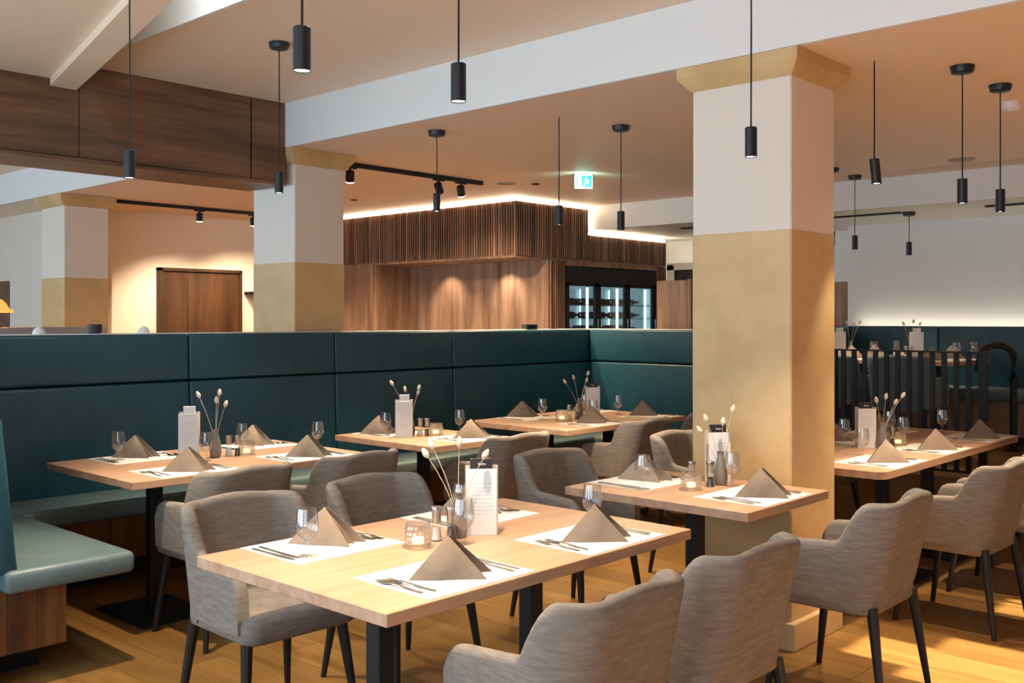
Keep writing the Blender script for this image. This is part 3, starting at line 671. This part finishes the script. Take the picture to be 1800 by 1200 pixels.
obj('base', MB().box(-.42, .08, -3.35, 2.3, .08, .39), 'walnut_v', fb, smooth=False); obj('toe_kick', MB().box(-.36, .08, -3.35, 2.3, 0, .08), 'black_metal', fb, smooth=False)
obj('light_strip', MB().box(.14, .16, -3.35, 2.36, 1.01, 1.025), 'led_wall', fb, smooth=False)
# railing
rl = thing('railing', 'black metal railing with upright bars along the platform edge', 'railing', (7.15, 2.26, PZ))
obj('handrail', MB().rbox(-.025, .025, -.02, 2.14, .862, .874, .002, 1), 'black_metal', rl)
bar_m = MB().box(-.010, .010, -.016, .016, .05, .862).mesh('baluster', 'black_metal', False)
for k in range(26): link('baluster', bar_m, rl, (0, .02 + .081 * k, 0))
obj('bottom_rail', MB().box(-.012, .012, -.01, 2.14, .04, .055), 'black_metal', rl, smooth=False)
for y in (0, 1.06, 2.12): obj('post', MB().box(-.018, .018, y - .018, y + .018, .012, .862), 'black_metal', rl, smooth=False)
pts = [(-.12, .14, .66), (-.112, .13, .73)]
for k in range(13):
    a = PI * (1 - k / 12); pts.append((-.015 + .095 * math.cos(a), .022 - .102 * math.cos(a), .78 + .10 * math.sin(a)))
pts += [(.08, -.08, .6), (.08, -.08, .0)]
t = thing('curved_handrail', 'black hooked handrail standing right of the railing', 'handrail', (8.88, 2.68, PZ))
obj('rail', MB().tube(pts, .028, 10), 'black_metal', t); obj('foot_plate', MB().rbox(.02, .14, -.14, -.02, 0, .01, .002, 1), 'black_metal', t)

# ------------------------------------------------------------------ things standing behind and on the bench ledge
t = thing('partition_wall', 'low grey topped partition behind the left bench end', 'partition', (3.6, 9.25, 0))
obj('body', MB().box(-.9, .70, -.06, .06, 0, 1.37), 'white_paint', t, smooth=False); obj('cap_board', MB().rbox(-.92, .72, -.10, .10, 1.37, 1.425, .004, 1), 'grey_top', t)
t = thing('table_lamp', 'amber shaded table lamp at the left picture edge', 'lamp', (3.36, 9.25, 1.425))
obj('base', MB().lathe([(.07, 0), (.07, .02), (.02, .03), (.012, .04), (.012, .15)], 20), 'black_metal', t)
obj('lamp_shade', MB().lathe([(.155, .13), (.155, .148), (.12, .165), (.09, .215), (.06, .245), (0, .25)], 28, cap0=False), 'shade_amber', t)
light('lamp_glow', 'POINT', (3.36, 9.25, 1.53), 5, (1, .6, .25), shadow_soft_size=.05)
tag(obj('wall_board', MB().rbox(-.02, .0, -.6, .6, -.5, .55, .004, 1), 'walnut_h', None, (4.68, 13.0, 1.4)), 'dark wooden wall board behind the amber lamp', 'wall panel')
t = thing('cup', 'black cup standing on the bench ledge', 'cup', (2.71, 5.897, 1.408))
obj('body', MB().lathe([(.034, 0), (.040, .003), (.042, .055), (.040, .056), (.038, .01), (0, .008)], 24), 'cup_black', t)
for px_, lab in ((2.385, 'small white bowl on the ledge at the left'), (3.02, 'small white bowl on the ledge before the walnut door')):
    t = thing('bowl', lab, 'bowl', (px_, 5.897, 1.408))
    obj('body', MB().lathe([(.036, 0), (.035, .012), (.028, .028), (.016, .037), (.012, .042), (0, .042)], 20), 'porcelain', t)
t = thing('card_terminal', 'dark grey device on the bench ledge below the walnut niche', 'device', (6.61, 5.897, 1.408))
obj('body', MB().rbox(-.075, .075, -.035, .035, 0, .045, .012, 2), 'cup_black', t); obj('screen', MB().rbox(-.05, .05, -.037, -.034, .012, .036, .001, 1), 'black_metal', t)

# ------------------------------------------------------------------ pendant lamps
PEND = [ # px data solved to: x, y, ceiling z, bottom z, canopy?, label, lamp power
 (2.00, 4.03, 2.91, 2.083, 1, 'black cylinder pendant before the walnut beam at upper left', 80),
 (3.20, 4.71, 3.02, 2.19, 1, 'black cylinder pendant with round canopy beside the middle column', 80),
 (1.58, 2.22, 2.91, 2.15, 1, 'largest black cylinder pendant at the top left of centre', 62),
 (2.14, 2.20, 3.02, 2.155, 1, 'second largest black cylinder pendant at the top centre', 62),
 (3.54, 1.99, 3.02, 2.13, 1, 'black cylinder pendant hanging before the nearest gold column', 62),
 (4.43, 4.755, 2.71, 2.19, 1, 'black cylinder pendant hanging under the track light rail', 85),
 (4.62, 3.885, 2.71, 2.06, 0, 'black cylinder pendant left of the green exit sign', 70),
 (5.10, 3.78, 2.71, 2.055, 1, 'black cylinder pendant right of the green exit sign', 70),
 (4.63, 1.955, 2.71, 2.13, 0, 'tilted black cylinder pendant just right of the nearest column', 24),
 (5.015, 1.685, 2.71, 2.05, 1, 'black cylinder pendant second from the right picture edge', 58),
 (5.55, 1.675, 2.71, 2.05, 1, 'black cylinder pendant closest to the right picture edge', 58),
 (8.2, 3.63, 2.71, 2.085, 1, 'small far black pendant behind the tilted pendant', 30),
 (9.02, 3.49, 2.456, 2.07, 1, 'smallest far black pendant before the white wall', 30),
 (7.68, 3.59, 2.71, 2.085, 1, 'far black pendant half hidden behind the nearest column', 30),
]
for i, (x, y, zc, zb, can, lab, pw) in enumerate(PEND):
    t = thing('pendant_lamp', lab, 'lamp', (x, y, zb), group='black cylinder pendants')
    R_, H_ = .0235, .118
    sx = .022 if lab.startswith('tilted') else 0
    def tilt(m):
        m.v = [(v[0] + sx * .68 * (H_ - v[2]) / H_ * .5, v[1] - sx * .73 * (H_ - v[2]) / H_ * .5, v[2]) for v in m.v]; return m
    obj('cylinder', tilt(MB().lathe([(R_ - .002, .006), (R_, 0), (R_, H_ - .003), (R_ - .003, H_), (0, H_)], 28, cap0=False)), 'pendant_black', t)
    obj('bulb', tilt(MB().lathe([(R_ - .002, .004), (0, .003)], 24, cap0=False)), 'bulb_white', t)
    obj('cord', MB().tube([(0, 0, H_), (.002, 0, (zc - zb + H_) / 2), (0, 0, zc - zb)], .0035, 8), 'cord_black', t)
    if can: obj('canopy', MB().lathe([(0, -.036), (.040, -.036), (.050, -.032), (.056, -.010), (.056, 0)], 28, (0, 0, zc - zb)), 'pendant_black', t)
    sp = light('pendant_light', 'SPOT', (x, y, zb - .004), pw * 1.75, WARM, (0, 0, 0), spot_size=math.radians(56 if lab.startswith('tilted') else 84), spot_blend=.75, shadow_soft_size=.022)

# ------------------------------------------------------------------ track lights
def track(x0, x1, y, z, heads, label):
    t = thing('track_light', label, 'lamp', (x0, y, z))
    obj('rail', MB().rbox(0, x1 - x0, -.018, .018, -.035, -.001, .003, 1), 'black_metal', t)
    for hx, tx, ty, lit in heads:
        c = Vector((hx - x0, 0, -.11)); d = Vector((tx, ty, -1)).normalized(); a = d.orthogonal().normalized(); b = d.cross(a)
        def cyl(r0, s0, s1): return [[tuple(c + d * s_ + (a * math.cos(2 * PI * k / 20) + b * math.sin(2 * PI * k / 20)) * r) for k in range(20)] for r, s_ in ((r0 * .9, s0), (r0, s0 + .006), (r0, s1))]
        h = obj('head', MB().loft(cyl(.034, -.045, .04)), 'black_metal', t)
        obj('lens', MB().loft(cyl(.031, .036, .046)), 'bulb_white' if lit else 'black_metal', h)
        obj('adapter', MB().rbox(hx - x0 - .06, hx - x0 + .06, -.016, .016, -.048, -.034, .003, 1).tube([(hx - x0, 0, -.045), (hx - x0, 0, -.09)], .008), 'black_metal', t)
        if lit:
            p = c + d * .06 + Vector((x0, y, z)); l = light('track_spot', 'SPOT', p, 150, (1, .74, .48), spot_size=math.radians(110), spot_blend=.7, shadow_soft_size=.03)
            l.rotation_euler = d.to_track_quat('-Z', 'Y').to_euler()
track(4.79, 6.32, 6.2, 2.71, ((4.86, .25, .35, 1), (5.80, .9, .5, 0), (6.06, .55, .35, 1)), 'black track light rail with three heads before the bar')
track(4.62, 6.60, 9.85, 2.71, ((5.68, .15, .35, 1), (6.35, .3, .4, 1)), 'black track light rail before the cream back wall')
# ceiling fixtures
def disc(name, label, x, y, z, r, h, m):
    t = thing(name, label, 'ceiling fixture', (x, y, z)); obj('rim', MB().lathe([(r * .8, -h * .6), (r * .95, -h), (r, -h * .5), (r, 0)], 28, cap0=False), m, t); obj('face', MB().lathe([(r * .82, -h * .55), (0, -h * .55)], 28, cap0=False), m, t)
disc('ceiling_speaker', 'round flush ceiling speaker left of the exit sign', 6.56, 6.13, 2.71, .085, .006, 'vent_grey')
disc('ceiling_speaker', 'round flush ceiling speaker at the right', 7.92, 2.67, 2.71, .10, .006, 'vent_grey')
disc('smoke_detector', 'pale smoke detector near the right picture edge', 6.03, 1.765, 2.71, .05, .04, 'card_white')
for x, y, lab in ((6.75, 5.95, 'tiny recessed spot beside the ceiling speaker'), (6.4, 8.1, 'tiny recessed spot above the track light rail'), (5.55, 8.3, 'unseen spot added behind the middle column for warm fill')):  # the one behind the column is added, out of view, as warm fill
    disc('recessed_spot', lab, x, y, 2.71, .035, .008, 'black_metal')
    light('recessed_light', 'SPOT', (x, y, 2.69), 190 if x > 6 else 110, (1, .70, .42), (0, 0, 0), spot_size=math.radians(130), spot_blend=.8, shadow_soft_size=.03)
for a, b, lab in ((3.54, 4.5, 'black slot diffuser in the far ceiling beside the column'), (1.4, 2.82, 'black slot diffuser in the far ceiling at the right edge'), (5.2, 5.85, 'black slot diffuser in the passage ceiling')):
    t = thing('slot_diffuser', lab, 'ceiling fixture', (8.96, (a + b) / 2, 2.456)); h_ = (b - a) / 2
    obj('slot', MB().rbox(-.03, .03, -h_, h_, -.014, 0, .003, 1), 'black_metal', t)
# exit sign
t = thing('exit_sign', 'lit green and white emergency exit sign hanging from the ceiling', 'sign', (6.56, 5.25, 2.71), math.radians(-35))
obj('housing', MB().rbox(-.078, .078, -.006, .012, -.125, 0, .003, 1), 'card_white', t)
f = obj('panel', MB().box(-.074, .074, -.010, -.006, -.12, -.008), 'sign_white', t, smooth=False)
obj('green_field', MB().box(-.018, .068, -.0115, -.010, -.112, -.016).box(-.062, -.052, -.0115, -.010, -.112, -.016), 'sign_green', f, smooth=False)
g = MB(); yy = -.0125
g.box(.015, .027, yy, -.0114, -.040, -.028)
for q in ([(.005, -.042), (.028, -.042), (.034, -.066), (.014, -.070)], [(.014, -.068), (.026, -.068), (.010, -.104), (-.002, -.100)], [(.024, -.066), (.034, -.066), (.050, -.084), (.044, -.092)], [(.028, -.044), (.050, -.056), (.046, -.063), (.026, -.054)]):
    g.add([(a, yy, b) for a, b in q] + [(a, -.0114, b) for a, b in q], [(0, 1, 2, 3), (0, 1, 5, 4), (1, 2, 6, 5), (2, 3, 7, 6), (3, 0, 4, 7)])
obj('running_figure', g, 'sign_white', f, smooth=False)
light('sign_glow', 'AREA', (6.48, 5.15, 2.60), 1.2, (.5, 1, .9), (math.radians(90), 0, math.radians(-35)), size=.14)
